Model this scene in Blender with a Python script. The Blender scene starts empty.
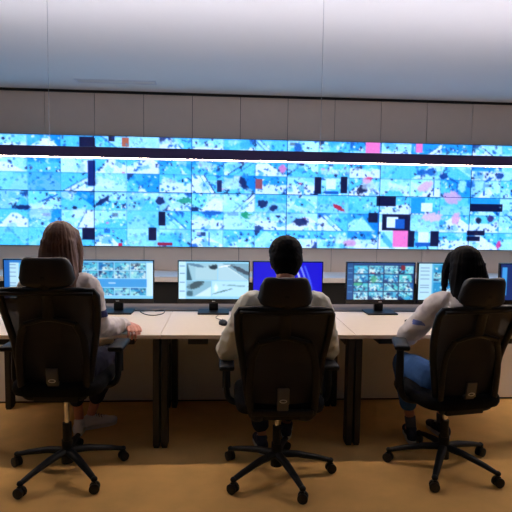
import bpy, bmesh, math, random
import numpy as np
from mathutils import Vector, Matrix, Euler, noise
PI = math.pi
S = bpy.context.scene
COL = S.collection
rad = math.radians

# ------------------------------------------------------------------ helpers
def lin(c):
    return tuple(((x/255)/12.92 if x/255 <= .04045 else (((x/255)+.055)/1.055)**2.4) for x in c)

def mat(name, col, rough=.5, metal=0, spec=.5, var=.0, scale=8, bump=0, emit=None, estr=1, alpha=1, coat=0, sheen=0):
    """procedural principled material; col is sRGB 0-255"""
    m = bpy.data.materials.new(name); m.use_nodes = True
    nt = m.node_tree; b = nt.nodes['Principled BSDF']
    c = lin(col)
    b.inputs['Base Color'].default_value = (*c, 1)
    b.inputs['Roughness'].default_value = rough
    b.inputs['Metallic'].default_value = metal
    b.inputs['Specular IOR Level'].default_value = spec
    b.inputs['Coat Weight'].default_value = coat
    b.inputs['Sheen Weight'].default_value = sheen
    b.inputs['Alpha'].default_value = alpha
    if emit:
        b.inputs['Emission Color'].default_value = (*lin(emit), 1)
        b.inputs['Emission Strength'].default_value = estr
    if var or bump:
        tc = nt.nodes.new('ShaderNodeTexCoord')
        n = nt.nodes.new('ShaderNodeTexNoise'); n.inputs['Scale'].default_value = scale
        n.inputs['Detail'].default_value = 6
        nt.links.new(tc.outputs['Object'], n.inputs['Vector'])
        if var:
            r = nt.nodes.new('ShaderNodeMix'); r.data_type = 'RGBA'
            r.inputs[6].default_value = (*[x*(1-var) for x in c], 1)
            r.inputs[7].default_value = (*[min(1, x*(1+var)) for x in c], 1)
            nt.links.new(n.outputs['Fac'], r.inputs[0]); nt.links.new(r.outputs[2], b.inputs['Base Color'])
        if bump:
            bp = nt.nodes.new('ShaderNodeBump'); bp.inputs['Strength'].default_value = bump
            bp.inputs['Distance'].default_value = .01
            nt.links.new(n.outputs['Fac'], bp.inputs['Height']); nt.links.new(bp.outputs['Normal'], b.inputs['Normal'])
    return m

def screen_mat(name, strength):
    m = bpy.data.materials.new(name); m.use_nodes = True
    nt = m.node_tree; b = nt.nodes['Principled BSDF']
    a = nt.nodes.new('ShaderNodeAttribute'); a.attribute_name = 'picture'
    b.inputs['Base Color'].default_value = (.01, .01, .012, 1); b.inputs['Roughness'].default_value = .35
    nt.links.new(a.outputs['Color'], b.inputs['Emission Color'])
    b.inputs['Emission Strength'].default_value = strength
    return m

def props(o, label=None, cat=None, group=None, kind=None):
    if label: o['label'] = label
    if cat: o['category'] = cat
    if group: o['group'] = group
    if kind: o['kind'] = kind
    return o

def link(name, me, m=None, parent=None, smooth=False):
    if m is not None:
        for x in (m if isinstance(m, (list, tuple)) else [m]): me.materials.append(x)
    o = bpy.data.objects.new(name, me); COL.objects.link(o)
    if parent is not None: o.parent = parent
    if smooth:
        for p in me.polygons: p.use_smooth = True
    return o

def obj(name, bm, m=None, parent=None, smooth=False, angle=None):
    me = bpy.data.meshes.new(name); bm.normal_update(); bm.to_mesh(me); bm.free()
    o = link(name, me, m, parent, smooth)
    if angle is not None:
        for p in me.polygons: p.use_smooth = True
        me.set_sharp_from_angle(angle=rad(angle))
    return o

def empty(name, loc=(0, 0, 0), rz=0, parent=None):
    o = bpy.data.objects.new(name, None); COL.objects.link(o); o.location = loc; o.rotation_euler = (0, 0, rz)
    o.empty_display_size = .1
    if parent is not None: o.parent = parent
    return o

def copy_tree(o, parent=None):
    c = o.copy(); COL.objects.link(c)
    if parent is not None: c.parent = parent
    for ch in list(o.children): copy_tree(ch, c)
    return c

def child(o, kind):
    return [c for c in o.children if c.name.split('.')[0] == kind]

def box(bm, x0, x1, y0, y1, z0, z1, bev=0, seg=2, M=None):
    r = bmesh.ops.create_cube(bm, size=1)
    vs = r['verts']
    for v in vs:
        v.co = Vector(((x0+x1)/2+v.co.x*(x1-x0), (y0+y1)/2+v.co.y*(y1-y0), (z0+z1)/2+v.co.z*(z1-z0)))
    if M is not None:
        for v in vs: v.co = M @ v.co
    if bev:
        es = list({e for v in vs for e in v.link_edges})
        bmesh.ops.bevel(bm, geom=es, offset=bev, segments=seg, affect='EDGES', profile=.5)

def frame_of(d, up=Vector((0, 0, 1))):
    d = d.normalized()
    if abs(d.dot(up)) > .98: up = Vector((0, 1, 0))
    x = d.cross(up).normalized(); y = x.cross(d).normalized()
    return x, y

def ring_loft(bm, rings, closed=False, caps=True):
    """rings: list of lists of Vector (same count)"""
    vr = [[bm.verts.new(p) for p in r] for r in rings]
    n = len(vr[0]); m = len(vr)
    for i in range(m if closed else m-1):
        a, b = vr[i], vr[(i+1) % m]
        for j in range(n): bm.faces.new((a[j], a[(j+1) % n], b[(j+1) % n], b[j]))
    if caps and not closed:
        bm.faces.new(vr[0][::-1]); bm.faces.new(vr[-1])

def tube(bm, pts, r, n=10, closed=False, flat=None, up=Vector((0, 0, 1))):
    """tube along pts; r a number or list; flat=(a,b) elliptical half sizes multiplied"""
    pts = [Vector(p) for p in pts]; rings = []
    for i, p in enumerate(pts):
        if closed: d = pts[(i+1) % len(pts)]-pts[i-1]
        else: d = pts[min(i+1, len(pts)-1)]-pts[max(i-1, 0)]
        x, y = frame_of(d, up)
        rr = r[i] if isinstance(r, (list, tuple)) else r
        fa, fb = flat if flat else (1, 1)
        rings.append([p+x*math.cos(t)*rr*fa+y*math.sin(t)*rr*fb for t in [2*PI*k/n for k in range(n)]])
    ring_loft(bm, rings, closed)

def cyl(bm, p0, p1, r0, r1=None, n=20):
    tube(bm, [p0, p1], [r0, r0 if r1 is None else r1], n)

def spline(pts, k=6):
    """Catmull-Rom through pts"""
    P = [Vector(p) for p in pts]; P = [P[0]*2-P[1]]+P+[P[-1]*2-P[-2]]; out = []
    for i in range(1, len(P)-2):
        for j in range(k):
            t = j/k; a, b, c, d = P[i-1:i+3]
            out.append(.5*((2*b)+(c-a)*t+(2*a-5*b+4*c-d)*t*t+(3*b-a-3*c+d)*t**3))
    out.append(P[-2]); return out

# --- volume modelling: closed primitives fused by a voxel remesh into ONE continuous surface
def ell(bm, c, r, R=None, n=20):
    R = R or Matrix.Identity(3); rr = bmesh.ops.create_uvsphere(bm, u_segments=n, v_segments=max(8, n//2), radius=1)
    for v in rr['verts']: v.co = Vector(c)+R @ Vector((v.co.x*r[0], v.co.y*r[1], v.co.z*r[2]))

def limb(bm, pts, rs, n=18, flat=None, up=Vector((0, 0, 1)), k=5):
    """smooth tapering limb through pts with radii rs and rounded ends"""
    P = spline(pts, k); m = len(rs); R = []
    for i in range(len(P)):
        t = i/(len(P)-1)*(m-1); a = min(int(t), m-2); f = t-a; f = f*f*(3-2*f)
        R.append(rs[a]*(1-f)+rs[a+1]*f)
    tube(bm, P, R, n, flat=flat, up=up)
    s = .96
    for q in (0, -1):
        if flat is None: ell(bm, P[q], (R[q]*s,)*3, n=14)

def fuse(name, bm, voxel, smooth, m, parent, disp=None, post=None):
    me = bpy.data.meshes.new('t'); bm.to_mesh(me); bm.free()
    o = bpy.data.objects.new('t', me); COL.objects.link(o)
    r = o.modifiers.new('r', 'REMESH'); r.mode = 'VOXEL'; r.voxel_size = voxel
    if smooth:
        s = o.modifiers.new('s', 'SMOOTH'); s.iterations = smooth; s.factor = .5
    dg = bpy.context.evaluated_depsgraph_get()
    me2 = bpy.data.meshes.new_from_object(o.evaluated_get(dg))
    bpy.data.objects.remove(o); bpy.data.meshes.remove(me)
    me2.name = name; me2.materials.clear()
    if disp:
        nrm = [v.normal.copy() for v in me2.vertices]
        for v, nn in zip(me2.vertices, nrm): v.co = v.co+nn*disp(v.co)
    ob = link(name, me2, m, parent, True)
    if post:
        for p in me2.polygons: p.material_index = post(p.center)
    return ob

# ------------------------------------------------------------------ materials
M = {}
M['floor'] = mat('orange brown carpet', (224, 178, 108), .85, var=.26, scale=4, bump=.25, spec=.2)
M['ceiling'] = mat('white ceiling paint', (222, 222, 222), .9, var=.02, scale=3)
M['panel'] = mat('beige wall panel', (224, 209, 196), .6, var=.05, scale=6)
M['groove'] = mat('dark shadow gap', (20, 19, 20), .8)
M['sidewall'] = mat('blue grey low bounce wall', (78, 81, 94), .8, var=.03)  # unseen walls, dark cool grey chosen to cut bounced fill light
M['desk'] = mat('pale maple laminate', (220, 204, 182), .42, var=.04, scale=30)
M['deskedge'] = mat('pale edge band', (188, 172, 156), .5)
M['cab'] = mat('cream cabinet laminate', (226, 222, 214), .55, var=.04, scale=9)
M['black'] = mat('black plastic', (7, 11, 18), .5, spec=.3, var=.1, scale=40)
M['dark'] = mat('black powder coated steel', (20, 20, 22), .5, var=.1, scale=30)
M['bezel'] = mat('glossy black bezel', (14, 14, 18), .25)
M['chrome'] = mat('chrome', (200, 200, 205), .18, metal=1)
M['tire'] = mat('black caster rubber', (14, 14, 15), .55)
M['fabric'] = mat('black seat fabric', (9, 10, 15), .9, var=.2, scale=60, bump=.3, spec=.2)
M['leather'] = mat('black headrest leather', (10, 12, 20), .55, var=.12, scale=25, bump=.1)
M['grey'] = mat('grey plastic plate', (70, 72, 76), .4)
M['silver'] = mat('silver mark', (190, 192, 196), .3, metal=.6)
M['skin'] = mat('skin', (205, 142, 124), .5, var=.06, scale=20)
M['skin2'] = mat('tanned skin', (178, 122, 96), .5, var=.06, scale=20)
M['sweater'] = mat('off white knit', (205, 200, 200), .85, var=.06, scale=14, bump=.15, sheen=.2)
M['shirt'] = mat('white cotton', (205, 207, 196), .8, var=.05, scale=12, bump=.1)
M['patch'] = mat('navy patch', (30, 36, 96), .8)
M['patch2'] = mat('blue printed mark', (100, 118, 190), .8)
M['navy'] = mat('navy trousers', (16, 18, 46), .85, var=.1, scale=20)
M['jeans'] = mat('blue denim', (52, 98, 160), .85, var=.22, scale=30, bump=.2)
M['darkjeans'] = mat('dark trousers', (22, 30, 48), .85, var=.1, scale=20)
M['brownhair'] = mat('brown hair', (100, 72, 60), .55, spec=.3, var=.35, scale=30)
M['blackhair'] = mat('black hair', (4, 4, 8), .75, spec=.12, var=.3, scale=30)
M['eye'] = mat('eye', (40, 28, 22), .15)
M['whiteshoe'] = mat('white shoe leather', (226, 229, 238), .5, var=.04)
M['navyshoe'] = mat('navy canvas', (30, 34, 56), .8, var=.1)
M['greysock'] = mat('grey sock', (86, 88, 100), .9)
M['sole'] = mat('white rubber sole', (212, 212, 208), .6)
M['wire'] = mat('steel suspension wire', (170, 172, 180), .35, metal=.7)
M['housing'] = mat('dark luminaire housing with glare tint', (80, 74, 140), .5)  # blue violet veil of the screens' glare mixed into the housing colour
M['diffuser'] = mat('lamp diffuser', (240, 240, 240), .5, emit=(255, 230, 206), estr=66)
M['uplight'] = mat('upper lamp diffuser', (240, 240, 240), .5, emit=(244, 240, 252), estr=29)
M['wallscreen'] = screen_mat('video wall picture', 1.65)
M['deskscreen'] = screen_mat('monitor picture', 1.2)

def mesh_mat():
    """fine black mesh weave: see-through holes between threads"""
    m = bpy.data.materials.new('black mesh weave'); m.use_nodes = True
    nt = m.node_tree; b = nt.nodes['Principled BSDF']
    b.inputs['Base Color'].default_value = (.006, .006, .009, 1); b.inputs['Roughness'].default_value = .7
    b.inputs['Alpha'].default_value = .975
    tc = nt.nodes.new('ShaderNodeTexCoord'); w = nt.nodes.new('ShaderNodeTexWave')
    w.inputs['Scale'].default_value = 90; w.bands_direction = 'Z'
    bp = nt.nodes.new('ShaderNodeBump'); bp.inputs['Strength'].default_value = .3; bp.inputs['Distance'].default_value = .002
    nt.links.new(tc.outputs['Object'], w.inputs['Vector']); nt.links.new(w.outputs['Color'], bp.inputs['Height'])
    nt.links.new(bp.outputs['Normal'], b.inputs['Normal'])
    return m
M['mesh'] = mesh_mat()

# ------------------------------------------------------------------ the room
ZC = 3.02; YW = 6.64; XL, XR, YB = -5.2, 6.4, -3.0
def struct(name, bm, m): return props(obj(name, bm, m), kind='structure')
bm = bmesh.new(); box(bm, XL-.1, XR+.1, YB-.1, YW+.25, -.1, 0); struct('floor', bm, M['floor'])
bm = bmesh.new(); box(bm, XL-.1, XR+.1, YB-.1, YW+.25, ZC, ZC+.1); struct('ceiling', bm, M['ceiling'])
bm = bmesh.new(); box(bm, XL-.1, XL, YB-.1, YW+.25, 0, ZC); struct('wall_left', bm, M['sidewall'])
bm = bmesh.new(); box(bm, XR, XR+.1, YB-.1, YW+.25, 0, ZC); struct('wall_right', bm, M['sidewall'])
bm = bmesh.new(); box(bm, XL, XR, YB-.1, YB, 0, ZC); struct('wall_front', bm, M['sidewall'])
X0 = -1.601; PW = .605; ZT = 2.463; ZB = 1.093
# back wall: a dark backing with panels standing 12 mm proud, 6 mm gaps between them
bm = bmesh.new(); box(bm, XL, XR, YW+.012, YW+.25, 0, ZC)
nb = len(bm.faces)
i0 = int(math.floor((XL-X0)/PW))
for i in range(i0, i0+22):
    a = max(XL, X0+i*PW+.003); b = min(XR, X0+(i+1)*PW-.003)
    if b-a < .02: continue
    box(bm, a, b, YW, YW+.02, .02, ZB-.012)
    box(bm, a, b, YW, YW+.02, ZB-.008, ZT+.008)
    box(bm, a, b, YW, YW+.02, ZT+.012, ZC-.03)
bm.faces.ensure_lookup_table()
for k, f in enumerate(bm.faces): f.material_index = 1 if k < nb else 0
props(obj('wall_back', bm, [M['panel'], M['groove']]), kind='structure')
bm = bmesh.new(); box(bm, XL, XR, YW-.02, YW+.012, ZC-.03, ZC-.001); struct('shade_strip_1', bm, M['groove'])  # dark strip standing in for the shade in the gap below the ceiling
for nm, a in (('baseboard_left', (XL, XL+.015, YB, YW)), ('baseboard_right', (XR-.015, XR, YB, YW))):
    bm = bmesh.new(); box(bm, *a, 0, .08, .003); struct(nm, bm, M['groove'])

# ------------------------------------------------------------------ pictures shown on screens
def sr(c): return np.array(c, float)
def rect(A, x0, y0, x1, y1, c, a=1.):
    H, W = A.shape[:2]
    x0, x1 = max(0, int(round(x0))), min(W, int(round(x1))); y0, y1 = max(0, int(round(y0))), min(H, int(round(y1)))
    if x1 > x0 and y1 > y0: A[y0:y1, x0:x1] = A[y0:y1, x0:x1]*(1-a)+sr(c)*a
_r = np.random.RandomState(9).normal(0, 1, (200, 520))
WOB = (_r+np.roll(_r, 1, 0)+np.roll(_r, 1, 1)+np.roll(np.roll(_r, 1, 0), 1, 1))/2          # irregular outlines
def blob(A, cx, cy, rx, ry, c, ang=0, a=1., sq=False):
    H, W = A.shape[:2]; yy, xx = np.mgrid[0:H, 0:W]; ca, sa = math.cos(ang), math.sin(ang)
    u = ((xx-cx)*ca+(yy-cy)*sa)/max(rx, .3); v = (-(xx-cx)*sa+(yy-cy)*ca)/max(ry, .3)
    d = np.maximum(abs(u), abs(v)) if sq else np.sqrt(u*u+v*v)
    if max(rx, ry) > 1.4: d = d+WOB[int(cy*7) % 60:, int(cx*5) % 300:][:H, :W]*.13
    w = np.clip((1.25-d)*3, 0, 1)[..., None]*a
    A[:] = A*(1-w)+sr(c)*w
def halfplane(A, px, py, ang, c, a=1.):
    H, W = A.shape[:2]; yy, xx = np.mgrid[0:H, 0:W]
    w = np.clip((xx-px)*math.cos(ang)+(yy-py)*math.sin(ang)+.5, 0, 1)[..., None]*a
    A[:] = A*(1-w)+sr(c)*w
WH = (222, 246, 255); PALE = (158, 234, 248); CY = (84, 204, 238); SKY = (30, 154, 220); BL = (16, 92, 178); NV = (12, 30, 86); TE = (92, 212, 224)
def feed(rng, w, h, tone):
    """one camera picture: a room or street seen from a high corner: floor, walls, rows of furniture"""
    C = rng.choice
    wall = C([SKY, CY, CY, PALE, PALE, CY] if tone < .5 else [CY, CY, TE, PALE, SKY, PALE])
    A = np.zeros((h, w, 3)); A[:] = sr(wall)
    yy, xx = np.mgrid[0:h, 0:w].astype(float)
    kind = rng.random(); floor = C([WH, WH, PALE, PALE, CY, CY])
    if floor == wall: floor = WH
    vx, vy = rng.uniform(.15, .85)*w, rng.uniform(-.1, .35)*h
    if kind < .5:                                  # hall in perspective
        l, r_ = vx-rng.uniform(.5, 1.7)*(yy-vy)*1.2, vx+rng.uniform(.5, 1.7)*(yy-vy)*1.2
        m = (np.clip(xx-l, 0, 1)*np.clip(r_-xx, 0, 1)*np.clip(yy-vy-rng.uniform(1, 4), 0, 1))[..., None]
        if rng.random() < .5: A = A+np.clip((xx-vx)/w, -.5, .5)[..., None]*sr(C([(60, 50, 20), (-70, -50, -20)]))
        A = A*(1-m)+sr(floor)*m
        for s_ in (-1, 1):                          # furniture rows running to the vanishing point
            if rng.random() < .7:
                k = rng.uniform(.35, 1.5)*s_; col = C([BL, NV, BL, (40, 70, 120), WH])
                for q in range(rng.randint(4, 8)):
                    t = .3+q*.17; y = vy+t*(h-vy); x = vx+k*(y-vy)*1.2
                    blob(A, x, y, .4+1.7*t, .3+.9*t, C([col, col, NV, WH]), rng.uniform(-.4, .4)+.5*s_, .85, True)
        if rng.random() < .5: rect(A, vx-rng.uniform(2, 6), max(0, vy-1), vx+rng.uniform(2, 6), vy+rng.uniform(1, 3), C([NV, BL, WH, (90, 110, 130)]), .8)
    elif kind < .72:                                # diagonal road or floor edge
        an = rng.uniform(.5, 1.3)*C([-1, 1])+PI/2; px, py = rng.uniform(.3, .7)*w, rng.uniform(.3, .7)*h
        halfplane(A, px, py, an, floor, .95)
        blob(A, px, py, w, .5, C([BL, NV, BL]), an+PI/2, .8, True)
        blob(A, px+4*math.cos(an), py+4*math.sin(an), w, .4, C([SKY, BL, WH]), an+PI/2, .7, True)
        for q in range(rng.randint(2, 6)):
            blob(A, rng.uniform(0, w), rng.uniform(0, h), rng.uniform(.8, 3), rng.uniform(.6, 1.6), C([NV, BL, WH, SKY]), an+PI/2, .85, True)
    else:                                           # crowded counter seen from above
        halfplane(A, 0, h*.45, PI/2, floor, .9)
        for q in range(rng.randint(14, 24)):
            blob(A, rng.uniform(0, w), rng.uniform(.15, .95)*h, rng.uniform(.5, 1.6), rng.uniform(.5, 1.6), C([NV, BL, WH, WH, (70, 90, 140), SKY]), rng.uniform(0, 3), .9, rng.random() < .5)
    if rng.random() < .35:                          # darker corner
        halfplane(A, C([.12, .88])*w, 0, 0 if rng.random() < .5 else PI, C([BL, SKY, (30, 60, 110)]), .0)
        blob(A, C([0, w]), C([0, h]), rng.uniform(3, 7), rng.uniform(3, 6), C([NV, BL, (20, 50, 110)]), 0, .85)
    for _ in range(rng.randint(2, 4)):
        blob(A, rng.uniform(0, w), rng.uniform(0, h), rng.uniform(2, 6), rng.uniform(1.5, 4), C([CY, SKY, PALE, WH, SKY, TE]), rng.uniform(-.6, .6), rng.uniform(.3, .6), True)
    for _ in range(rng.randint(9, 18)):
        blob(A, rng.uniform(0, w), rng.uniform(0, h), rng.uniform(.5, 1.7), rng.uniform(.4, 1.1), C([BL, NV, WH, BL, (40, 60, 110), WH]), rng.uniform(0, 3), rng.uniform(.5, .9), True)
    if rng.random() < .12:
        blob(A, rng.uniform(0, w), rng.uniform(.3, 1)*h, rng.uniform(.8, 2), rng.uniform(.5, 1.2), C([(214, 70, 120), (226, 120, 190), (190, 40, 60)]), 0, .8, True)
    g = np.random.RandomState(rng.randrange(1 << 30)); A = A+g.normal(0, 5, A.shape[:2]+(1,))*np.array([1.5, 1., .5])
    rect(A, 0, 0, w, 1, BL, .35)
    rect(A, w-1, 0, w, h, BL, .3)
    return A

# the whole wall as one canvas: 96 x 54 cells a display, tiles 32 x 18
NX0, NX1 = -1, 7                        # display columns built (0..5 in view)
XW0 = X0-1.21
random.seed(5); rng = random.Random(11)
W_ = (NX1-NX0)*96; CV = np.zeros((108, W_, 3))
for c in range((NX1-NX0)*3):
    for r in range(6):
        t = feed(rng, 32, 18, (c/3+NX0)/6)
        if rng.random() < .12:
            t[:] = t*.35+sr(rng.choice([SKY, CY, PALE]))*.65
        CV[r*18:(r+1)*18, c*32:(c+1)*32] = t
def cr(x0, y0, x1, y1, c, a=1.): rect(CV, x0-NX0*96, y0, x1-NX0*96, y1, c, a)
def cb(cx, cy, rx, ry, c, ang=0, a=1., sq=False):
    k = int(cx-NX0*96); lo, hi = max(0, k-40), min(W_, k+40)
    sub = CV[:, lo:hi].copy(); blob(sub, k-lo, cy, rx, ry, c, ang, a, sq); CV[:, lo:hi] = sub
INK = (8, 18, 58); PK = (246, 120, 186)
cr(82, 1, 96, 11, INK); cr(110, 0, 116, 5, INK); cr(123, 1, 130, 10, (176,96,70))
cr(90, 24, 97, 49, (16,40,110)); cr(94, 2, 97, 11, INK); cr(368, -0, 383, 11, PK)
cr(420, -1, 427, 9, PK); cr(412, 13, 420, 19, PK); cr(316, 36, 323, 53, INK)
cr(343, 35, 350, 52, INK); cr(328, 38, 338, 48, WH); cr(327, 50, 341, 53, BL)
cr(381, 54, 401, 64, INK); cr(373, 71, 383, 81, INK); cr(387, 72, 417, 89, INK)
cr(392, 75, 404, 86, WH); cr(401, 77, 411, 87, BL); cr(386, 90, 400, 106, PALE)
cr(399, 89, 416, 106, PK); cr(415, 89, 422, 106, INK); cr(439, 89, 448, 105, INK)
cr(426, 90, 437, 101, WH); cr(423, 101, 439, 105, BL); cr(478, 88, 497, 93, INK)
cr(478, 94, 492, 99, INK); cr(480, 60, 515, 68, INK); cr(478, 54, 512, 60, SKY)
cr(84, 90, 96, 102, INK); cr(149, 89, 157, 102, INK); cr(159, 73, 166, 87, INK)
cr(158, 104, 173, 107, (150,20,60)); cr(119, 105, 123, 108, (200,30,70)); cr(256, 39, 263, 49, (150,80,90))
cr(217, 41, 222, 53, (30,40,90)); cr(38, 83, 39, 84, SKY); cr(417, 55, 432, 71, SKY)
cr(428, 60, 440, 69, WH); cr(440, 37, 441, 53, BL); cr(465, 39, 467, 52, BL)
cr(493, 39, 495, 52, BL); cr(209, 93, 210, 107, BL); cb(185, 61, 6, 3, (30,150,120), 0, .9)
cb(247, 75, 6, 3, (20,150,100), 0.2, .9); cb(283, 28, 3.5, 3.5, (226,120,180), 0, .9); cb(341, 66, 6, 2, (190,20,50), 0.5, .9)
cb(370, 38, 5, 3, (230,70,120), -0.4, .9); cb(365, 47, 6, 4, INK, -0.7, .9); cb(392, 99, 9, 3, (70,180,230), 0.9, .9)
cb(512, 102, 2, 4, (226,60,140), 0.2, .9); cb(450, 32, 4, 3, (14,60,140), 0, .9); cb(510, 31, 4, 3, (14,60,140), 0, .9)
cb(479, 40, 4, 3, BL, 0, .9); cb(460, 36, 5, 1.2, BL, 0.5, .9); cb(498, 35, 5, 1.2, BL, -0.5, .9)
cb(427, 29, 5, 3, BL, 0, .9); cb(437, 28, 5, 3.5, BL, 0, .9); cb(298, 7, 4, 5, BL, 0, .9)
cb(60, 101, 7.2, 4.0, WH, 0.2, .6, True); cb(43, 75, 9.6, 6.4, WH, 0.1, .6, True); cb(77, 70, 3, 1.2, INK, 0, .9)
cb(81, 75, 5.6, 4.0, WH, -0.2, .6, True); cb(26, 70, 8, 2, NV, 0, .9); cb(51, 61, 9, 1, BL, -0.4, .9)
cb(103, 63, 9, 2, NV, -0.6, .9); cb(141, 52, 2, 2, WH, 0, .9); cb(160, 62, 4, 4, NV, 0, .9)
cb(106, 45, 7.2, 4.0, WH, 0.2, .6, True); cb(170, 44, 7.2, 3.2, WH, 0.4, .6, True); cb(205, 26, 8.0, 4.0, WH, 0.4, .6, True)
cb(232, 44, 8.0, 5.6, WH, 0.0, .6, True); cb(216, 61, 9.6, 4.8, WH, -0.1, .6, True); cb(243, 43, 3, 6, NV, -0.4, .9)
cb(212, 73, 10, 2, BL, 0, .9); cb(232, 67, 8.0, 4.0, PALE, -0.1, .6, True); cb(200, 80, 7.2, 3.2, WH, 0.3, .6, True)
cb(256, 78, 6.4, 4.0, WH, -0.2, .6, True); cb(263, 63, 5, 4, NV, 0, .9); cb(274, 67, 4, 3, NV, 0, .9)
cb(302, 81, 7, 4, NV, 0, .9); cb(346, 99, 7.2, 4.0, WH, 0.3, .6, True); cb(354, 102, 6, 3, (210,150,190), 0, .9)
cb(298, 67, 9.6, 2.4, WH, 0.3, .6, True); cb(440, 74, 10, 4, (230,190,225), 0, .9); cb(465, 75, 4, 6, (226,170,220), 0, .9)
cb(332, 30, 9.6, 2.4, WH, 0.0, .6, True); cb(374, 43, 8.0, 4.8, WH, 0.2, .6, True); cb(403, 45, 9.6, 3.2, WH, 0.2, .6, True)
cb(431, 43, 8, 4, (225,180,220), -0.5, .9); cb(460, 54, 8, 6, (210,170,225), 0, .9); cb(502, 75, 3, 3, (60,40,110), 0, .9)
cb(489, 77, 3, 3, INK, 0, .9); cb(477, 100, 0.5, 0.5, WH, 0, .9); cb(491, 42, 7.2, 4.0, PALE, 0.1, .6, True)
cb(470, 42, 4, 6, PALE, 0, .9)
g = np.random.RandomState(4)
for _ in range(160):                                  # small figures, chairs and highlights over all pictures
    cb(g.randint(NX0*96+3, NX1*96-3), g.randint(0, 108), g.uniform(.4, 1.6), g.uniform(.4, 1.1), (BL, NV, WH, WH, SKY, PALE)[g.randint(6)], g.uniform(0, 3), g.uniform(.3, .85), bool(g.randint(2)))
CV += g.normal(0, 5, CV.shape[:2]+(1,))*np.array([1.4, 1., .5])
def to_lin(A):
    A = np.clip(A, 0, 255)/255
    return np.where(A <= .04045, A/12.92, ((A+.055)/1.055)**2.4)
def screen_mesh(name, A, w, h, gain=(1, 1, 1)):
    """flat vertical picture surface facing -Y, centred at origin, coloured cell by cell"""
    H, W = A.shape[:2]
    xs = np.linspace(-w/2, w/2, W+1); zs = np.linspace(h/2, -h/2, H+1)
    v = np.zeros(((W+1)*(H+1), 3)); v[:, 0] = np.tile(xs, H+1); v[:, 2] = np.repeat(zs, W+1)
    i, j = np.meshgrid(np.arange(W), np.arange(H)); a = (j*(W+1)+i).ravel()
    f = np.stack([a, a+W+1, a+W+2, a+1], 1)
    me = bpy.data.meshes.new(name); me.from_pydata(v.tolist(), [], f.tolist())
    P = np.pad(A, ((1, 1), (1, 1), (0, 0)), mode='edge')
    V = (P[:-1, :-1]+P[1:, :-1]+P[:-1, 1:]+P[1:, 1:])/4
    # per corner: mostly the cell colour, a little of the neighbours
    L = to_lin(A).reshape(-1, 3)*gain; Vl = to_lin(V).reshape(-1, 3)*gain
    cc = np.ones((len(f)*4, 4)); cc[:, :3] = np.repeat(L, 4, 0)*.45+Vl[f.ravel()]*.55
    at = me.color_attributes.new('picture', 'FLOAT_COLOR', 'CORNER'); at.data.foreach_set('color', cc.ravel())
    return me
def picture_frame(bm, w, h, b, d, lip=.002):
    """bezel: four bars round the picture plus a back body; front face at y=-lip"""
    box(bm, -w/2-b, w/2+b, 0.001, d, -h/2-b, h/2+b, .002)
    for (x0, x1, z0, z1) in ((-w/2-b, w/2+b, h/2, h/2+b), (-w/2-b, w/2+b, -h/2-b, -h/2), (-w/2-b, -w/2, -h/2, h/2), (w/2, w/2+b, -h/2, h/2)):
        box(bm, x0, x1, -lip, .004, z0, z1)
DW, DH = 1.21, .685
bz = bmesh.new(); picture_frame(bz, DW-.006, DH-.006, .0022, .04, .0015)
bez = bpy.data.meshes.new('bezel'); bz.to_mesh(bez); bz.free(); bez.materials.append(M['bezel'])
rowname = {0: 'upper', 1: 'lower'}
marks = {(0, 0): 'with a dark navy block at its right end', (0, 1): 'rising behind the head of the brown-haired woman',
 (1, 0): 'with a brown door picture near its top left', (1, 1): 'with green patch at right and black squares along the bottom',
 (2, 0): 'with a white crowd picture and a small pink corner spot', (2, 1): 'with a green patch near its centre',
 (3, 0): 'with a pink square and a picture between two black bars', (3, 1): 'above the right shoulder of the man, with a red slash',
 (4, 0): 'with a small pink block and mirrored blue shapes at right', (4, 1): 'with a large pink corner and black stepped blocks',
 (5, 0): 'at the right edge of the picture', (5, 1): 'at the right edge of the picture with a dark blue band'}
for i in range(NX0, NX1):
    for r in (0, 1):
        cx = XW0+(i+.5)*DW; cz = ZT-(r+.5)*DH
        t = empty('wall_display', (cx, YW-.045, cz))
        w = marks.get((i, r), 'beyond the left edge' if i < 0 else 'beyond the right edge')
        props(t, '%s video wall display %s' % (rowname[r], w), 'display', 'video wall displays')
        link('bezel', bez, None, t)
        A = CV[r*54:(r+1)*54, (i-NX0)*96:(i-NX0+1)*96]
        link('screen', screen_mesh('screen', A, DW-.006, DH-.006, (.64, .72, 1)), M['wallscreen'], t)

# ------------------------------------------------------------------ hanging lamp
LY, LZ0, LZ1 = 3.56, 1.868, 1.937
t = empty('linear_pendant_lamp', (.6, LY, LZ0))
props(t, 'long dark bar lamp hanging on thin wires across the video wall, glowing underneath', 'lamp')
bm = bmesh.new(); x0, x1 = -3.4, 3.7
box(bm, x0, x1, -.05, -.044, .0, LZ1-LZ0, .001); box(bm, x0, x1, .044, .05, .0, LZ1-LZ0, .001)
box(bm, x0, x1, -.046, .046, .02, .045); box(bm, x0-.004, x0, -.05, .05, 0, LZ1-LZ0); box(bm, x1, x1+.004, -.05, .05, 0, LZ1-LZ0)
obj('housing', bm, M['housing'], t)
bm = bmesh.new(); box(bm, x0+.002, x1-.002, -.014, .014, .004, .019); obj('diffuser', bm, M['diffuser'], t)
bm = bmesh.new(); box(bm, x0+.002, x1-.002, -.043, .043, .046, .058); props(obj('diffuser', bm, M['uplight'], t), 'upper diffuser lighting the ceiling')
for k in range(4):
    x = -1.755+(k-1)*1.823
    bm = bmesh.new(); cyl(bm, (x, 0, .045), (x, 0, ZC-LZ0), .0016, n=6); cyl(bm, (x, 0, ZC-LZ0-.02), (x, 0, ZC-LZ0), .02, n=12)
    obj('suspension_wire', bm, M['wire'], t)
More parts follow.
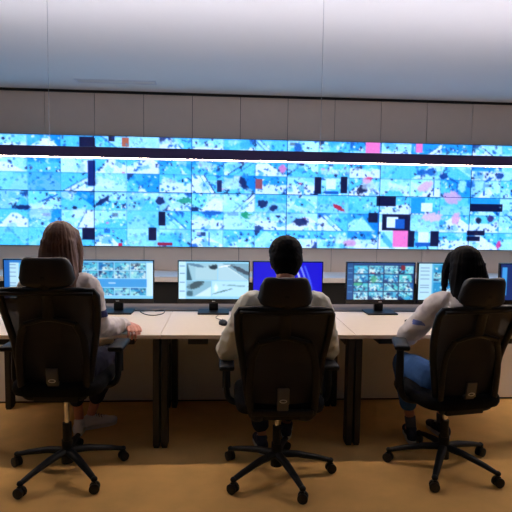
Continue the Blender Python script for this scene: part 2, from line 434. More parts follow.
# ceiling slot vent
bm = bmesh.new(); box(bm, -1.70, -.78, 6.10, 6.115, ZC-.004, ZC); box(bm, -1.70, -.78, 6.235, 6.25, ZC-.004, ZC)
box(bm, -1.70, -1.685, 6.10, 6.25, ZC-.004, ZC); box(bm, -.795, -.78, 6.10, 6.25, ZC-.004, ZC)
v = obj('ceiling_vent', bm, mat('vent', (205, 205, 215), .6)); props(v, 'faint white slot vent frame in the ceiling at left, near the back wall', 'vent')
bm = bmesh.new()
for k in range(6): box(bm, -1.685, -.795, 6.118+k*.02, 6.126+k*.02, ZC-.003, ZC)
obj('slat', bm, M['ceiling'], v)

# ------------------------------------------------------------------ rear counter under the video wall
t = empty('rear_counter', (.6, 6.3, 0)); props(t, 'long low counter with pale top and dark underside below the video wall', 'counter')
def loc(bm, *a): box(bm, *a)
bm = bmesh.new(); box(bm, -4.2, 3.9, -.35, .335, .725, .785, .004); obj('countertop', bm, mat('pale counter laminate', (250, 246, 244), .5), t)
bm = bmesh.new(); box(bm, -4.2, 3.9, -.25, -.2, .0, .725); obj('front_panel', bm, M['dark'], t)
for x in (-4.15, -1.9, .2, 2.2, 3.8):
    bm = bmesh.new(); box(bm, x, x+.05, -.34, -.26, 0, .725, .003); obj('leg', bm, M['dark'], t)

# ------------------------------------------------------------------ service cabinet right behind the desks
t = empty('cable_cabinet', (.24, 4.23, 0)); props(t, 'low cream cabinet closing the back of the desk row down to the floor', 'cabinet')
bm = bmesh.new(); box(bm, -3.4, 3.4, -.16, .16, .05, .72); obj('body', bm, M['cab'], t)
bm = bmesh.new(); box(bm, -3.4, 3.4, -.15, .15, .0, .05); obj('plinth', bm, M['dark'], t)
bm = bmesh.new(); box(bm, -3.4, 3.4, -.148, .17, .72, .74, .002); obj('top', bm, mat('tan cabinet top', (120, 104, 90), .7), t)
for i in range(5):
    xa = -1.63-1.245-.24+i*1.245
    bm = bmesh.new(); box(bm, xa+.003, xa+1.242, -.178, -.161, .02, .70, .0015); obj('front_panel', bm, M['cab'], t)

# ------------------------------------------------------------------ desks
DX = [-1.638, -.385, .868]; DWD = 1.253; YD = 3.228; YR = 4.045; ZD = .74
def leg_bm(x, y0, y1):
    bm = bmesh.new(); box(bm, x, x+.042, y0, y1, .012, ZD-.03, .004)
    box(bm, x+.004, x+.038, y0+.006, y1-.006, 0, .014); return bm
def make_desk():
    t = empty('desk', (0, 0, 0))
    w = DWD
    bm = bmesh.new(); box(bm, .0015, w-.0015, 0, YR-YD, ZD-.025, ZD, .0015); obj('tabletop', bm, M['desk'], t)
    for x in (.005, w-.047):
        obj('leg', leg_bm(x, .006, .09), M['dark'], t)
        obj('leg', leg_bm(x, .70, .79), M['dark'], t)
        bm = bmesh.new(); box(bm, x, x+.042, .108, .702, ZD-.09, ZD-.026, .003); obj('side_rail', bm, M['dark'], t)
    bm = bmesh.new(); box(bm, .05, w-.05, .55, .59, ZD-.10, ZD-.026, .002); obj('crossbar', bm, M['dark'], t)
    for x in (.17, w-.30):
        bm = bmesh.new(); box(bm, x, x+.13, .06, .5, ZD-.075, ZD-.026, .004); obj('bracket', bm, M['dark'], t)
    return t
d0 = make_desk()
dl = ['pale topped desk on black legs in front of the brown-haired woman at left',
      'pale topped desk in the middle, on black legs, where the short-haired man sits',
      'pale topped desk on black legs in front of the black-haired woman at right']
for k in range(3):
    o = d0 if k == 0 else copy_tree(d0)
    o.location = (DX[k], YD, 0); props(o, dl[k], 'desk', 'desks in one row')

# ------------------------------------------------------------------ monitors
def fill(w, h, c): A = np.zeros((h, w, 3)); A[:] = sr(c); return A
def paste(A, B, x, y): A[y:y+B.shape[0], x:x+B.shape[1]] = B[:max(0, A.shape[0]-y), :max(0, A.shape[1]-x)]
def scr_rows(seed, blue=True):                 # rows of pictures with a blue bar
    r = random.Random(seed); A = fill(80, 46, (150, 210, 240))
    for j, y in enumerate((2, 12, 33)):
        for i in range(4): paste(A, feed(r, 17, 9, .2)*.9, 1+i*18, y)
    rect(A, 0, 22, 73, 32, (58, 150, 220)); rect(A, 30, 26, 38, 28, (150, 200, 240)); rect(A, 73, 0, 80, 46, (190, 226, 246)); rect(A, 0, 0, 80, 2, (110, 180, 225)); rect(A, 0, 43, 80, 46, (120, 196, 240))
    return A
def scr_quad(seed):
    A = fill(80, 46, (140, 205, 236)); rect(A, 0, 0, 8, 46, (186, 226, 244))
    for y in (5, 14, 25, 36): rect(A, 1, y, 7, y+1, (90, 140, 180))
    B = fill(35, 21, (150, 195, 215)); halfplane(B, 4, 14, PI-.25, (50, 90, 110)); rect(B, 10, 4, 35, 20, (165, 205, 222)); blob(B, 30, 4, 5, 2.5, (34, 54, 70)); blob(B, 10, 2, 9, 1.5, (90, 130, 160), .2); paste(A, B, 9, 2)
    B = fill(35, 21, (120, 165, 190)); halfplane(B, 10, 4, 2.2, (170, 208, 226)); blob(B, 26, 8, 12, 2.2, (60, 78, 96), .5); blob(B, 20, 11, 16, .7, (190, 220, 232), .6); blob(B, 6, 3, 7, .8, (230, 240, 246), -.2); paste(A, B, 45, 2)
    B = fill(28, 19, (130, 180, 205)); blob(B, 10, 4, 9, 3.5, (60, 84, 96), -.4); halfplane(B, 12, 16, 1.0, (196, 228, 240)); blob(B, 3, 15, 4, 3, (60, 100, 120)); paste(A, B, 9, 24)
    B = fill(42, 19, (176, 222, 242)); blob(B, 12, 12, 10, .8, (80, 130, 150), -.3); blob(B, 26, 5, 14, .8, (120, 170, 190), .05); blob(B, 4, 8, 2, 5, (220, 244, 250)); paste(A, B, 38, 24)
    return A
def scr_blue():
    A = fill(80, 46, (2, 0, 204))
    for x, c in ((54, (190, 200, 250)), (60, (120, 140, 245)), (65, (60, 90, 235))):
        for k in range(60):
            t = k/59; blob(A, x-6+9*math.sin(t*1.6), 4+t*38, 1.1, 1.0, c, a=.7)
    return A
def scr_grid(seed):
    r = random.Random(seed); A = fill(80, 46, (18, 44, 92)); rect(A, 0, 0, 7, 46, (30, 80, 140)); rect(A, 0, 0, 80, 2, (30, 70, 130))
    for y in (6, 12, 20, 28, 36): rect(A, 1, y, 6, y+1, (90, 150, 200))
    for j in range(4):
        for i in range(4): paste(A, feed(r, 17, 10, .9)*.92, 8+i*18, 3+j*11)
    blob(A, 66, 5, 2.5, 3, (120, 30, 50)); blob(A, 31, 20, 4, 4, (50, 150, 110), a=.7); blob(A, 12, 26, 5, 2, (60, 160, 110), a=.7); rect(A, 7, 0, 8, 46, (20, 50, 100))
    return A
def scr_app(seed):
    r = random.Random(seed); A = fill(80, 46, (90, 176, 222)); rect(A, 0, 0, 16, 46, (176, 218, 238))
    for y in (5, 9, 14, 19, 27, 30, 36): rect(A, 2, y, 13, y+1, (110, 150, 190))
    for j in range(2):
        for i in range(2): paste(A, feed(r, 30, 20, .9)*.9, 18+i*31, 2+j*22)
    return A
def scr_side(seed):
    A = scr_app(seed); rect(A, 0, 0, 80, 3, (40, 120, 200)); rect(A, 0, 0, 6, 46, (24, 96, 180))
    if seed == 9: rect(A, 0, 0, 80, 46, (14, 40, 100)); rect(A, 2, 4, 8, 40, (60, 150, 225))
    return A
MW, MH = .54, .290
def make_monitor(A):
    t = empty('monitor', (0, 0, 0))
    bm = bmesh.new(); picture_frame(bm, MW, MH, .008, .028, .002)
    box(bm, -MW/2-.008, MW/2+.008, -.002, .026, -MH/2-.036, -MH/2-.007, .002)
    box(bm, -.2, .2, .026, .05, -.11, .1, .008)
    for v in bm.verts: v.co.z += .254
    obj('housing', bm, M['bezel'], t)
    s = link('screen', screen_mesh('screen', A, MW, MH), M['deskscreen'], t); s.location = (0, 0, .254)
    bm = bmesh.new(); box(bm, -.012, .012, -.0035, -.002, .088, .093); obj('brand_mark', bm, M['silver'], t)
    bm = bmesh.new(); box(bm, -.035, .035, .028, .06, .012, .2, .004); obj('stand_neck', bm, M['black'], t)
    bm = bmesh.new(); box(bm, -.12, .12, -.09, .10, .0, .014, .005, 3); obj('stand_base', bm, M['black'], t)
    return t
mons = [(-1.372, 0, scr_side(3), 'black monitor at far left showing blue side bars, half hidden by the headrest'),
        (-.800, -.0, scr_rows(8), 'black monitor beside the brown-haired woman showing rows of pictures over a blue bar'),
        (-.063, 0, scr_quad(2), 'black monitor left of the short-haired man showing four road and hall pictures'),
        (.515, 0, scr_blue(), 'monitor in front of the man glowing plain deep blue with pale arcs'),
        (1.256, 0, scr_grid(4), 'black monitor right of the man showing a dark grid of sixteen small pictures'),
        (1.833, 0, scr_app(6), 'black monitor partly behind the black-haired head, pale list at its left'),
        (2.507, 0, scr_side(9), 'black monitor at the right edge above the chair headrest, dark blue side bar')]
for x, a, A, l in mons:
    o = make_monitor(A); o.location = (x, 3.985, ZD); o.rotation_euler.z = a
    props(o, l, 'monitor', 'monitors on the desks')

# small desk things
def computer_mouse(x, y, rz, label):
    t = empty('computer_mouse', (x, y, ZD), rz); props(t, label, 'mouse')
    bm = bmesh.new(); ell(bm, (0, 0, .008), (.031, .055, .026))
    bmesh.ops.bisect_plane(bm, geom=bm.verts[:]+bm.edges[:]+bm.faces[:], plane_co=(0, 0, .001), plane_no=(0, 0, -1), clear_outer=True)
    obj('shell', bm, M['black'], t, True)
    bm = bmesh.new(); tube(bm, [(0, .026, .03), (0, .042, .024)], .004, 8); obj('scroll_wheel', bm, M['grey'], t)
    bm = bmesh.new(); tube(bm, spline([(0, .05, .008), (.02, .12, .004), (-.01, .22, .004), (.03, .33, .004)]), .002, 6); obj('cord', bm, M['black'], t)
computer_mouse(.012, 3.55, .2, 'black computer mouse on the desk left of the short-haired man')
def keyboard(x, y, rz, label):
    t = empty('keyboard', (x, y, ZD), rz); props(t, label, 'keyboard')
    bm = bmesh.new(); box(bm, -.22, .22, -.07, .07, .002, .018, .004); obj('case', bm, M['black'], t)
    bm = bmesh.new()
    for j in range(5):
        for i in range(16): box(bm, -.212+i*.0266, -.212+i*.0266+.022, -.06+j*.025, -.06+j*.025+.02, .017, .023, .001, 1)
    props(obj('keys', bm, M['grey'], t), kind='stuff')
keyboard(-.92, 3.53, 0, 'black keyboard on the left desk in front of the brown-haired woman')
keyboard(.40, 3.50, 0, 'black keyboard on the middle desk in front of the seated man')
keyboard(1.56, 3.60, .15, 'black keyboard on the right desk in front of the black-haired woman')
bm = bmesh.new()
tube(bm, spline([(-.60, 4.03, ZD+.004), (-.62, 3.93, ZD+.02), (-.57, 3.88, ZD+.006), (-.50, 3.86, ZD+.004), (-.44, 3.90, ZD+.012), (-.45, 3.98, ZD+.02), (-.52, 4.03, ZD+.004)], 8), .0035, 8)
props(obj('cable', bm, M['black'], None, True), 'black cable curled on the desk under the monitor left of centre', 'cable')

# ------------------------------------------------------------------ office chairs
def tilt_pt(x, y, z): return Vector((x, y, z))
def back_y(z):           # depth profile of the backrest, z relative to seat-neutral chair
    P = [(.43, -.22), (.50, -.235), (.62, -.225), (.72, -.215), (.85, -.235), (.95, -.262), (1.04, -.295)]
    for (a, ya), (b, yb) in zip(P, P[1:]):
        if z <= b: t = (z-a)/(b-a); return ya+(yb-ya)*t
    return P[-1][1]
def back_w(z):           # half width
    P = [(.43, .165), (.50, .18), (.60, .195), (.72, .213), (.85, .236), (.95, .244), (1.03, .245)]
    for (a, ya), (b, yb) in zip(P, P[1:]):
        if z <= b: t = max(0, (z-a)/(b-a)); return ya+(yb-ya)*t
    return P[-1][1]
def make_chair(star, dz, pad_z, rec, hup, pad_y, pad_rot=0):
    t = empty('office_chair', (0, 0, 0))
    # five-star base with casters
    bm = bmesh.new(); R = .328; A = [star+2*PI/5*k for k in range(5)]
    cyl(bm, (0, 0, .055), (0, 0, .19), .034, .031, 24)
    for a in A:
        d = Vector((math.cos(a), math.sin(a), 0))
        tube(bm, [d*.02+Vector((0, 0, .125)), d*.12+Vector((0, 0, .118)), d*.25+Vector((0, 0, .092)), d*(R-.012)+Vector((0, 0, .074))], [.027, .024, .019, .016], 10, flat=(1, .8))
        ell(bm, d*(R-.008)+Vector((0, 0, .074)), (.018, .018, .015), n=12)
    base = obj('base', bm, M['black'], t, angle=40)
    for k, a in enumerate(A):
        d = Vector((math.cos(a), math.sin(a), 0)); c = d*(R-.005); rr = a+1.1+k*2.3
        ax = Vector((math.cos(rr), math.sin(rr), 0)); bm = bmesh.new(); w = Vector((0, 0, .028))
        for s in (-1, 1):
            p = c+w+ax*s*.014; tube(bm, [p-ax*.011, p-ax*.008, p+ax*.008, p+ax*.011], [.022, .028, .028, .022], 20)
        cyl(bm, c+Vector((0, 0, .05)), c+Vector((0, 0, .078)), .007, n=10); tube(bm, [c+w-ax*.024, c+w+ax*.024], .009, 10)
        fr = ax.cross(Vector((0, 0, 1)))
        tube(bm, [c+w+Vector((0, 0, .027))-ax*.012, c+w+Vector((0, 0, .027))+ax*.012], .01, 10)
        obj('caster', bm, M['tire'], base, angle=40)
    bm = bmesh.new(); cyl(bm, (0, 0, .18), (0, 0, .29), .025, n=24); obj('column_sleeve', bm, M['black'], t, angle=40)
    bm = bmesh.new(); cyl(bm, (0, 0, .28), (0, 0, .385+dz), .014, n=20); obj('gas_column', bm, M['chrome'], t, angle=40)
    bm = bmesh.new(); box(bm, -.085, .085, -.15, .12, .375+dz, .425+dz, .012); box(bm, -.12, .12, -.19, -.12, .385+dz, .43+dz, .01)
    mech = obj('tilt_mechanism', bm, M['black'], t, angle=40)
    bm = bmesh.new(); tube(bm, [(.08, .02, .40+dz), (.2, .04, .40+dz), (.24, .045, .40+dz)], [.005, .005, .009], 8); obj('lever', bm, M['black'], mech, angle=40)
    # seat cushion
    bm = bmesh.new(); pts = []
    n = 40; rings = []
    for (z, s) in ((.425, .90), (.43, .97), (.45, 1.0), (.47, 1.0), (.488, .97), (.497, .88), (.50, .6), (.498, .25)):
        ring = []
        for k in range(n):
            a = 2*PI*k/n; ca, sa = math.cos(a), math.sin(a); e = .42
            x = .25*s*math.copysign(abs(ca)**e, ca); y = .245*s*math.copysign(abs(sa)**e, sa)+.015
            zz = z+dz-(.022 if y > .2 else 0)*((y-.2)/.06 if y > .2 else 0)
            ring.append(Vector((x, y, zz)))
        rings.append(ring)
    ring_loft(bm, rings); obj('seat', bm, M['fabric'], t, angle=50)
    # backrest frame
    L = []; zt, zb = 1.012, .452
    zz = [zb+.03+(zt-zb-.06)*k/9 for k in range(10)]
    for z in zz: L.append((back_w(z), back_y(z)-.0, z))
    L.append((back_w(zt)-.012, back_y(zt), zt-.006))
    for k in range(1, 8): f = 1-2*k/8; L.append(((back_w(zt)-.03)*f, back_y(zt)-.028*(1-f*f), zt))
    L.append((-back_w(zt)+.012, back_y(zt), zt-.006))
    for z in zz[::-1]: L.append((-back_w(z), back_y(z), z))
    L.append((-back_w(zb)+.02, back_y(zb), zb+.002))
    for k in range(1, 6): f = -1+2*k/6; L.append(((back_w(zb)-.03)*f, back_y(zb)-.02*(1-f*f), zb-.005))
    L.append((back_w(zb)-.02, back_y(zb), zb+.002))
    L = [Vector((x, y, z+dz)) for x, y, z in L]
    back = None
    bm = bmesh.new(); tube(bm, L, .018, 10, closed=True, flat=(1.1, 1.1), up=Vector((0, 1, 0)))
    # top bar thickening towards the headrest
    tube(bm, [Vector((x, back_y(1.0)-.02-.01*(1-(x/.24)**2), .998+dz)) for x in [-.235+.47*k/12 for k in range(13)]], .02, 10, flat=(.6, 1), up=Vector((0, 1, 0)))
    back = obj('backrest_frame', bm, M['black'], t, angle=45)
    # mesh
    bm = bmesh.new(); nz, nx = 26, 20; g = []
    for j in range(nz+1):
        z = zb+(zt-zb)*j/nz; row = []
        for i in range(nx+1):
            f = -1+2*i/nx; row.append(bm.verts.new((back_w(z)*f*.985, back_y(z)-.026*(1-f*f)+.004, z+dz)))
        g.append(row)
    for j in range(nz):
        for i in range(nx): bm.faces.new((g[j][i], g[j][i+1], g[j+1][i+1], g[j+1][i]))
    obj('backrest_mesh', bm, M['mesh'], t, True)
    # yoke carrying the back: two bars + cross plate
    bm = bmesh.new()
    for s in (-1, 1):
        tube(bm, spline([(s*.07, -.16, .40+dz), (s*.12, -.24, .405+dz), (s*.165, -.272, .45+dz), (s*.175, -.268, .60+dz), (s*.165, -.262, .74+dz), (s*.13, -.275, .83+dz)], 5), .015, 10, flat=(1.3, .7), up=Vector((0, 1, 0)))
    box(bm, -.165, .165, -.29, -.262, .432+dz, .468+dz, .008)
    tube(bm, spline([(-.13, -.275, .83+dz), (0, -.285, .86+dz), (.13, -.275, .83+dz)], 6), .014, 10, up=Vector((0, 1, 0)))
    tube(bm, spline([(0, -.29, .86+dz), (0, -.30, .95+dz), (0, -.325, 1.03+dz), (0, -.33, 1.09+dz)], 5), .016, 10, flat=(1.8, .6), up=Vector((0, 1, 0)))
    yoke = obj('back_support', bm, M['black'], t, angle=45)
    bm = bmesh.new(); box(bm, -.032, .032, -.297, -.284, .50+dz, .59+dz, .005); box(bm, -.03, .03, -.288, -.262, .46+dz, .51+dz, .004)
    pl = obj('lumbar_plate', bm, M['grey'], t, angle=40)
    bm = bmesh.new(); tube(bm, [(.018*math.cos(a), -.299, .522+dz+.008*math.sin(a)) for a in [2*PI*k/16 for k in range(16)]], .0025, 6, closed=True, up=Vector((0, 1, 0))); obj('maker_mark', bm, M['silver'], pl, True)
    # headrest: curved pad
    bm = bmesh.new(); rings = []; nn = 20
    for i in range(nn+1):
        f = -1+2*i/nn; e = (1-abs(f)**9)**.4 if abs(f) < 1 else .0
        hw = .134*f; yc = -.315+.045*f*f; hz = .078*max(e, .45)+.0; th = .024*max(e, .3)
        ring = []
        for k in range(20):
            a = 2*PI*k/20; ca, sa = math.cos(a), math.sin(a)
            x = hw-.010*sa*f; ring.append(Vector((x, yc+th*math.copysign(abs(ca)**.6, ca), 1.098+hup+dz+hz*math.copysign(abs(sa)**.4, sa)+.004*f*f)))
        rings.append(ring)
    ring_loft(bm, rings)
    hr = obj('headrest', bm, M['leather'], t, angle=60)
    # armrests
    for s in (-1, 1):
        bm = bmesh.new()
        tube(bm, spline([(s*.16, .0, .412+dz), (s*.25, .0, .425+dz), (s*.288, .005, .46+dz), (s*.295, .02, .55+dz), (s*.295, .03, pad_z-.03)], 5), .017, 12, flat=(1, 1.5), up=Vector((0, 1, 0)))
        cyl(bm, (s*.295, .028, .50+dz), (s*.295, .03, pad_z-.015), .024, .022, 16)
        ar = obj('armrest', bm, M['black'], t, angle=45)
        bm = bmesh.new(); box(bm, s*.295-.043, s*.295+.043, -.09+pad_y, .14+pad_y, pad_z-.018, pad_z+.012, .012, 3); 
        for v in bm.verts: v.co = Vector((s*.295, .03, 0))+Matrix.Rotation(pad_rot, 3, 'Z') @ (v.co-Vector((s*.295, .03, 0)))
        obj('arm_pad', bm, M['black'], ar, angle=40)
    for c in list(t.children)+[g for q in t.children for g in q.children]:
        if c.name.split('.')[0] in ('backrest_frame', 'backrest_mesh', 'back_support', 'lumbar_plate', 'maker_mark', 'headrest'):
            for v in c.data.vertices: v.co.y += (1.0+dz-v.co.z)*rec
    return t
chairs = [((-.886, 2.96), rad(-1), 2.918, .09, .745, .13, .008, 0, 'black mesh office chair under the brown-haired woman at left, headrest raised'),
          ((.326, 2.88), rad(0), 2.540, 0.01, .655, .06, 0.003, 0, 'black mesh office chair in the middle under the short-haired man'),
          ((1.347, 2.938), rad(10), 2.908, .005, .765, .135, .006, .0, 'black mesh office chair turned left under the black-haired woman')]
for (x, y), rz, star, dz, pz, rec, hup, py, l in chairs:
    c = make_chair(star-rz, dz, pz, rec, hup, py, rad(-24) if rec > .132 else 0); c.location = (x, y, 0); c.rotation_euler.z = rz
    props(c, l, 'office chair', 'office chairs at the desks')

# ------------------------------------------------------------------ people
def V(*a): return Vector(a)
def head_prims(bm, C, R, s=1.0):
    """C centre of the cranium, R 3x3 rotation (local +Y = face direction)"""
    def e(c, r, n=20): ell(bm, C+R @ (Vector(c)*s), [q*s for q in r], R, n)
    e((0, -.012, .03), (.074, .092, .085)); e((0, .03, .0), (.066, .066, .08)); e((0, .035, -.055), (.052, .052, .055))
    e((0, .058, -.088), (.026, .026, .022)); e((0, .05, -.05), (.05, .045, .03))        # chin, cheeks
    e((0, .099, -.018), (.011, .016, .022), 12); e((0, .108, -.032), (.015, .014, .011), 12)   # nose
    e((0, .092, -.058), (.022, .012, .006), 12); e((0, .09, -.067), (.019, .012, .006), 12)    # lips
    e((-.028, .08, .014), (.018, .012, .007), 12); e((.028, .08, .014), (.018, .012, .007), 12)  # brow
    for q in (-1, 1): e((q*.076, -.002, -.018), (.008, .018, .032), 14); e((q*.08, .0, -.004), (.009, .014, .013), 12)
def hand_prims(bm, W, d, nrm, side, curl=.5, s=1.0):
    """W wrist, d direction of the fingers, nrm back-of-hand normal, side +1 thumb to d x nrm"""
    d = d.normalized(); nrm = (nrm-d*nrm.dot(d)).normalized(); t = d.cross(nrm).normalized()*side
    for k in range(4):
        o = (k-1.5)*.0195; limb(bm, [W+d*.0+t*(-o*.6), W+d*.05*s-t*o, W+d*.088*s-t*o], [.014, .0125, .0105], 10, k=3)
    ls = (.040, .046, .043, .033); sp = (-.10, -.03, .04, .12)
    for k in range(4):        # index first, beside the thumb
        o = -(k-1.5)*.0205; p = W+d*.088*s+t*o; a = 0; L = ls[k]*s; q = [p]
        dd = (d-t*sp[k]).normalized()
        for j, f in enumerate((1, .68, .52)):
            a += curl*(.55, .9, .6)[j]; q.append(q[-1]+(dd*math.cos(a)-nrm*math.sin(a))*L*f)
        limb(bm, q, [.0098, .009, .0082, .0072], 10, k=3)
    p = W+d*.022+t*.022; q = [p, p+(d*.55+t*.75-nrm*.25).normalized()*.035, p+(d*.55+t*.75-nrm*.25).normalized()*.035+(d*.9+t*.25-nrm*.35).normalized()*.032,
                              p+(d*.55+t*.75-nrm*.25).normalized()*.035+(d*.9+t*.25-nrm*.35).normalized()*.032+(d*.95-t*.1-nrm*.4).normalized()*.025]
    limb(bm, q, [.014, .0115, .0098, .008], 10, k=3)
def torso_prims(bm, pts, n=28, k=5):
    """pts: list of (centre, half width, half depth, right vector)"""
    C = spline([p[0] for p in pts], k); rings = []; m = len(pts)
    for i, c in enumerate(C):
        t = i/(len(C)-1)*(m-1); a = min(int(t), m-2); f = t-a; g = f*f*(3-2*f)
        w = pts[a][1]*(1-g)+pts[a+1][1]*g; dpt = pts[a][2]*(1-g)+pts[a+1][2]*g
        rv = (pts[a][3]*(1-g)+pts[a+1][3]*g).normalized()
        d = (C[min(i+1, len(C)-1)]-C[max(i-1, 0)]).normalized(); fw = rv.cross(d).normalized()*-1
        ring = []
        for q in range(n):
            an = 2*PI*q/n; ca, sa = math.cos(an), math.sin(an)
            ring.append(c+rv*w*math.copysign(abs(ca)**.85, ca)+fw*dpt*math.copysign(abs(sa)**.85, sa))
        rings.append(ring)
    ring_loft(bm, rings)
def folds(amp, sc, seed=0):
    def f(co):
        p = Vector((co.x*sc, co.y*sc, co.z*sc*1.0+seed)); n1 = noise.noise(p); n2 = noise.noise(p*2.3+Vector((7, 3, 1)))
        return amp*((1-abs(n1)*2)*.7+n2*.5)
    return f
def strands(amp, fx, axis=(0, 0)):
    def f(co):
        a = math.atan2(co.y-axis[1], co.x-axis[0])
        return amp*(noise.noise(Vector((a*fx, co.z*3, 0)))+.5*noise.noise(Vector((a*fx*2.6, co.z*5, 4))))
    return f
def shoe(parent, ankle, yaw, pitch, m, sole, L=.255, low=True):
    """shoe in local coords: origin under the ankle on the sole, +Y toe"""
    Rm = Matrix.Rotation(yaw, 3, 'Z') @ Matrix.Rotation(-pitch, 3, 'X')
    O = ankle
    def P(x, y, z): return O+Rm @ Vector((x, y, z))
    bm = bmesh.new()
    def e(c, r): ell(bm, P(*c), r, Rm)
    e((0, -.035, .045), (.036, .045, .045)); e((0, .01, .05), (.037, .06, .042)); e((0, .07, .038), (.041, .075, .034)); e((0, .125, .03), (.044, .062, .026)); e((0, .0, .08), (.036, .042, .022))
    sh = fuse('shoe', bm, .005, 6, m, parent)
    bm = bmesh.new(); n = 28; rings = []
    for z, s in ((-.004, .97), (0, 1), (.018, 1.02), (.022, .96)):
        ring = []
        for k in range(n):
            a = 2*PI*k/n; y = .128*math.sin(a); w = .037+.010*(1 if y > .02 else .0)*min(1, (y-.02)/.05 if y > .02 else 0)
            ring.append(P(w*s*math.copysign(abs(math.cos(a))**.7, math.cos(a)), (y*s)+.052, z))
        rings.append(ring)
    ring_loft(bm, rings); obj('sole', bm, sole, sh, angle=40)
    bm = bmesh.new()
    for k in range(4):
        y = .035+k*.018; z = .094-k*.008; tube(bm, [P(-.022, y, z-.014), P(-.008, y+.004, z-.002), P(.008, y-.004, z-.002), P(.022, y, z-.014)], .0028, 6)
    obj('laces', bm, M['sole'] if m is not M['whiteshoe'] else M['greysock'], sh, True)
def eyes(parent, C, R, s=1.0):
    for q in (-1, 1):
        bm = bmesh.new(); ell(bm, C+R @ Vector((q*.029*s, .081*s, 0)), (.011, .010, .008), R, 14); obj('eye', bm, M['eye'], parent, True)

def person(label, o, rz, J, skin, top, trous, scale=1.0, legs=True):
    """J: joints in world coordinates. Returns the empty. Everything is placed relative to it."""
    t = empty('person', (o[0], o[1], 0)); props(t, label, 'person')
    off = Vector((o[0], o[1], 0)); J = {k: (v-off if isinstance(v, Vector) else v) for k, v in J.items()}
    rv = Matrix.Rotation(rz, 3, 'Z') @ Vector((1, 0, 0)); fw = Matrix.Rotation(rz, 3, 'Z') @ Vector((0, 1, 0)); up = V(0, 0, 1)
    HR = Matrix.Rotation(J['head_yaw'], 3, 'Z') @ Matrix.Rotation(J['head_pitch'], 3, 'X')
    H = J['head']; N = J['neck']; B = J['pelvis']; CH = J['chest']; hs = J.get('hs', 1.0); sw = J['sw']
    # continuous body
    bm = bmesh.new(); head_prims(bm, H, HR, hs)
    limb(bm, [N+V(0, 0, -.05), N+V(0, 0, .02), H+HR @ V(0, -.02, -.05)], [.058*hs, .052*hs, .052*hs])
    torso_prims(bm, [(B+V(0, 0, -.06), .13, .09, rv), (B+V(0, 0, .03), .135, .095, rv), (B.lerp(CH, .5), .115, .085, rv), (CH, .13, .095, rv), (CH.lerp(N, .65), .13, .075, rv), (N, .055, .05, rv)])
    for s, q in (('l', -1), ('r', 1)):
        S_, E_, W_ = J['sh_'+s], J['el_'+s], J['wr_'+s]
        limb(bm, [S_-rv*q*.04, S_, S_.lerp(E_, .5), E_], [.045, .046, .038, .033]); limb(bm, [E_, E_.lerp(W_, .4), W_], [.034, .033, .023])
        hand_prims(bm, W_, J['hd_'+s], J.get('hn_'+s, up), q*-1*J.get('hside', 1), J.get('curl', .5))
        Hp, K, An = J['hip_'+s], J['kn_'+s], J['an_'+s]
        limb(bm, [Hp, Hp.lerp(K, .5), K], [.075, .065, .048]); limb(bm, [K, K.lerp(An, .35), K.lerp(An, .75), An], [.046, .048, .034, .030])
        ell(bm, An+V(0, .02, -.04), (.03, .05, .028))
    fuse('body', bm, .0045, 4, skin, t)
    eyes(t, H, HR, hs)
    # shirt
    bm = bmesh.new()
    torso_prims(bm, [(B+V(0, 0, -.05)-fw*.0, J['hw'], .125, rv), (B+V(0, 0, .05), J['hw']*1.0, .125, rv), (B.lerp(CH, .5), J['hw']*.93, .115, rv), (CH, sw*.86, .12, rv), (CH.lerp(N, .55), sw*.86, .105, rv), (CH.lerp(N, .86), sw*.52, .08, rv), (N+V(0, 0, .0), .068, .062, rv), (N+V(0, 0, .022), .06, .056, rv)])
    for s, q in (('l', -1), ('r', 1)):
        S_, E_, W_ = J['sh_'+s], J['el_'+s], J['wr_'+s]
        limb(bm, [S_-rv*q*.07+V(0, 0, .012), S_, S_.lerp(E_, .55)+J.get('puff', V(0, 0, 0)), E_], [.066, .067*J['sl'], .062*J['sl'], .056*J['sl']])
        limb(bm, [E_, E_.lerp(W_, .35), E_.lerp(W_, .75), E_.lerp(W_, .93)], [.056*J['sl'], .056*J['sl'], .046*J['sl'], .033])
    post = None
    mats = [top]
    if 'patch' in J:
        pc, pr_, pm = J['patch']; mats.append(pm); pc = pc-off
        post = lambda c: 1 if abs((c-pc).z) < pr_[1] and (c-pc).xy.length < pr_[0] else 0
    fuse('shirt', bm, .006, 8, mats, t, folds(.009, 13, o[0]), post)
    bm = bmesh.new(); tube(bm, [N+V(0, 0, .018)+rv*.058*hs*math.cos(a)+fw*(.056*hs*math.sin(a))+V(0, 0, -.012*math.sin(a)) for a in [2*PI*k/28 for k in range(28)]], .009, 8, closed=True, flat=(1, 1.8))
    obj('collar', bm, top, t, True)
    # trousers
    bm = bmesh.new(); ell(bm, B+V(0, 0, -.03), (J['hw']*1.0, .14, .10), Matrix.Rotation(rz, 3, 'Z'))
    for s in ('l', 'r'):
        Hp, K, An = J['hip_'+s], J['kn_'+s], J['an_'+s]; ce = J.get('cuff', .72)
        limb(bm, [Hp, Hp.lerp(K, .5), K], [.094, .084, .066]); limb(bm, [K, K.lerp(An, .35), K.lerp(An, ce)], [.066, .062, J.get('cuffr', .052)])
    fuse('trousers', bm, .006, 6, trous, t, folds(.004, 11, 5+o[0]))
    return t, off, HR

up = V(0, 0, 1)
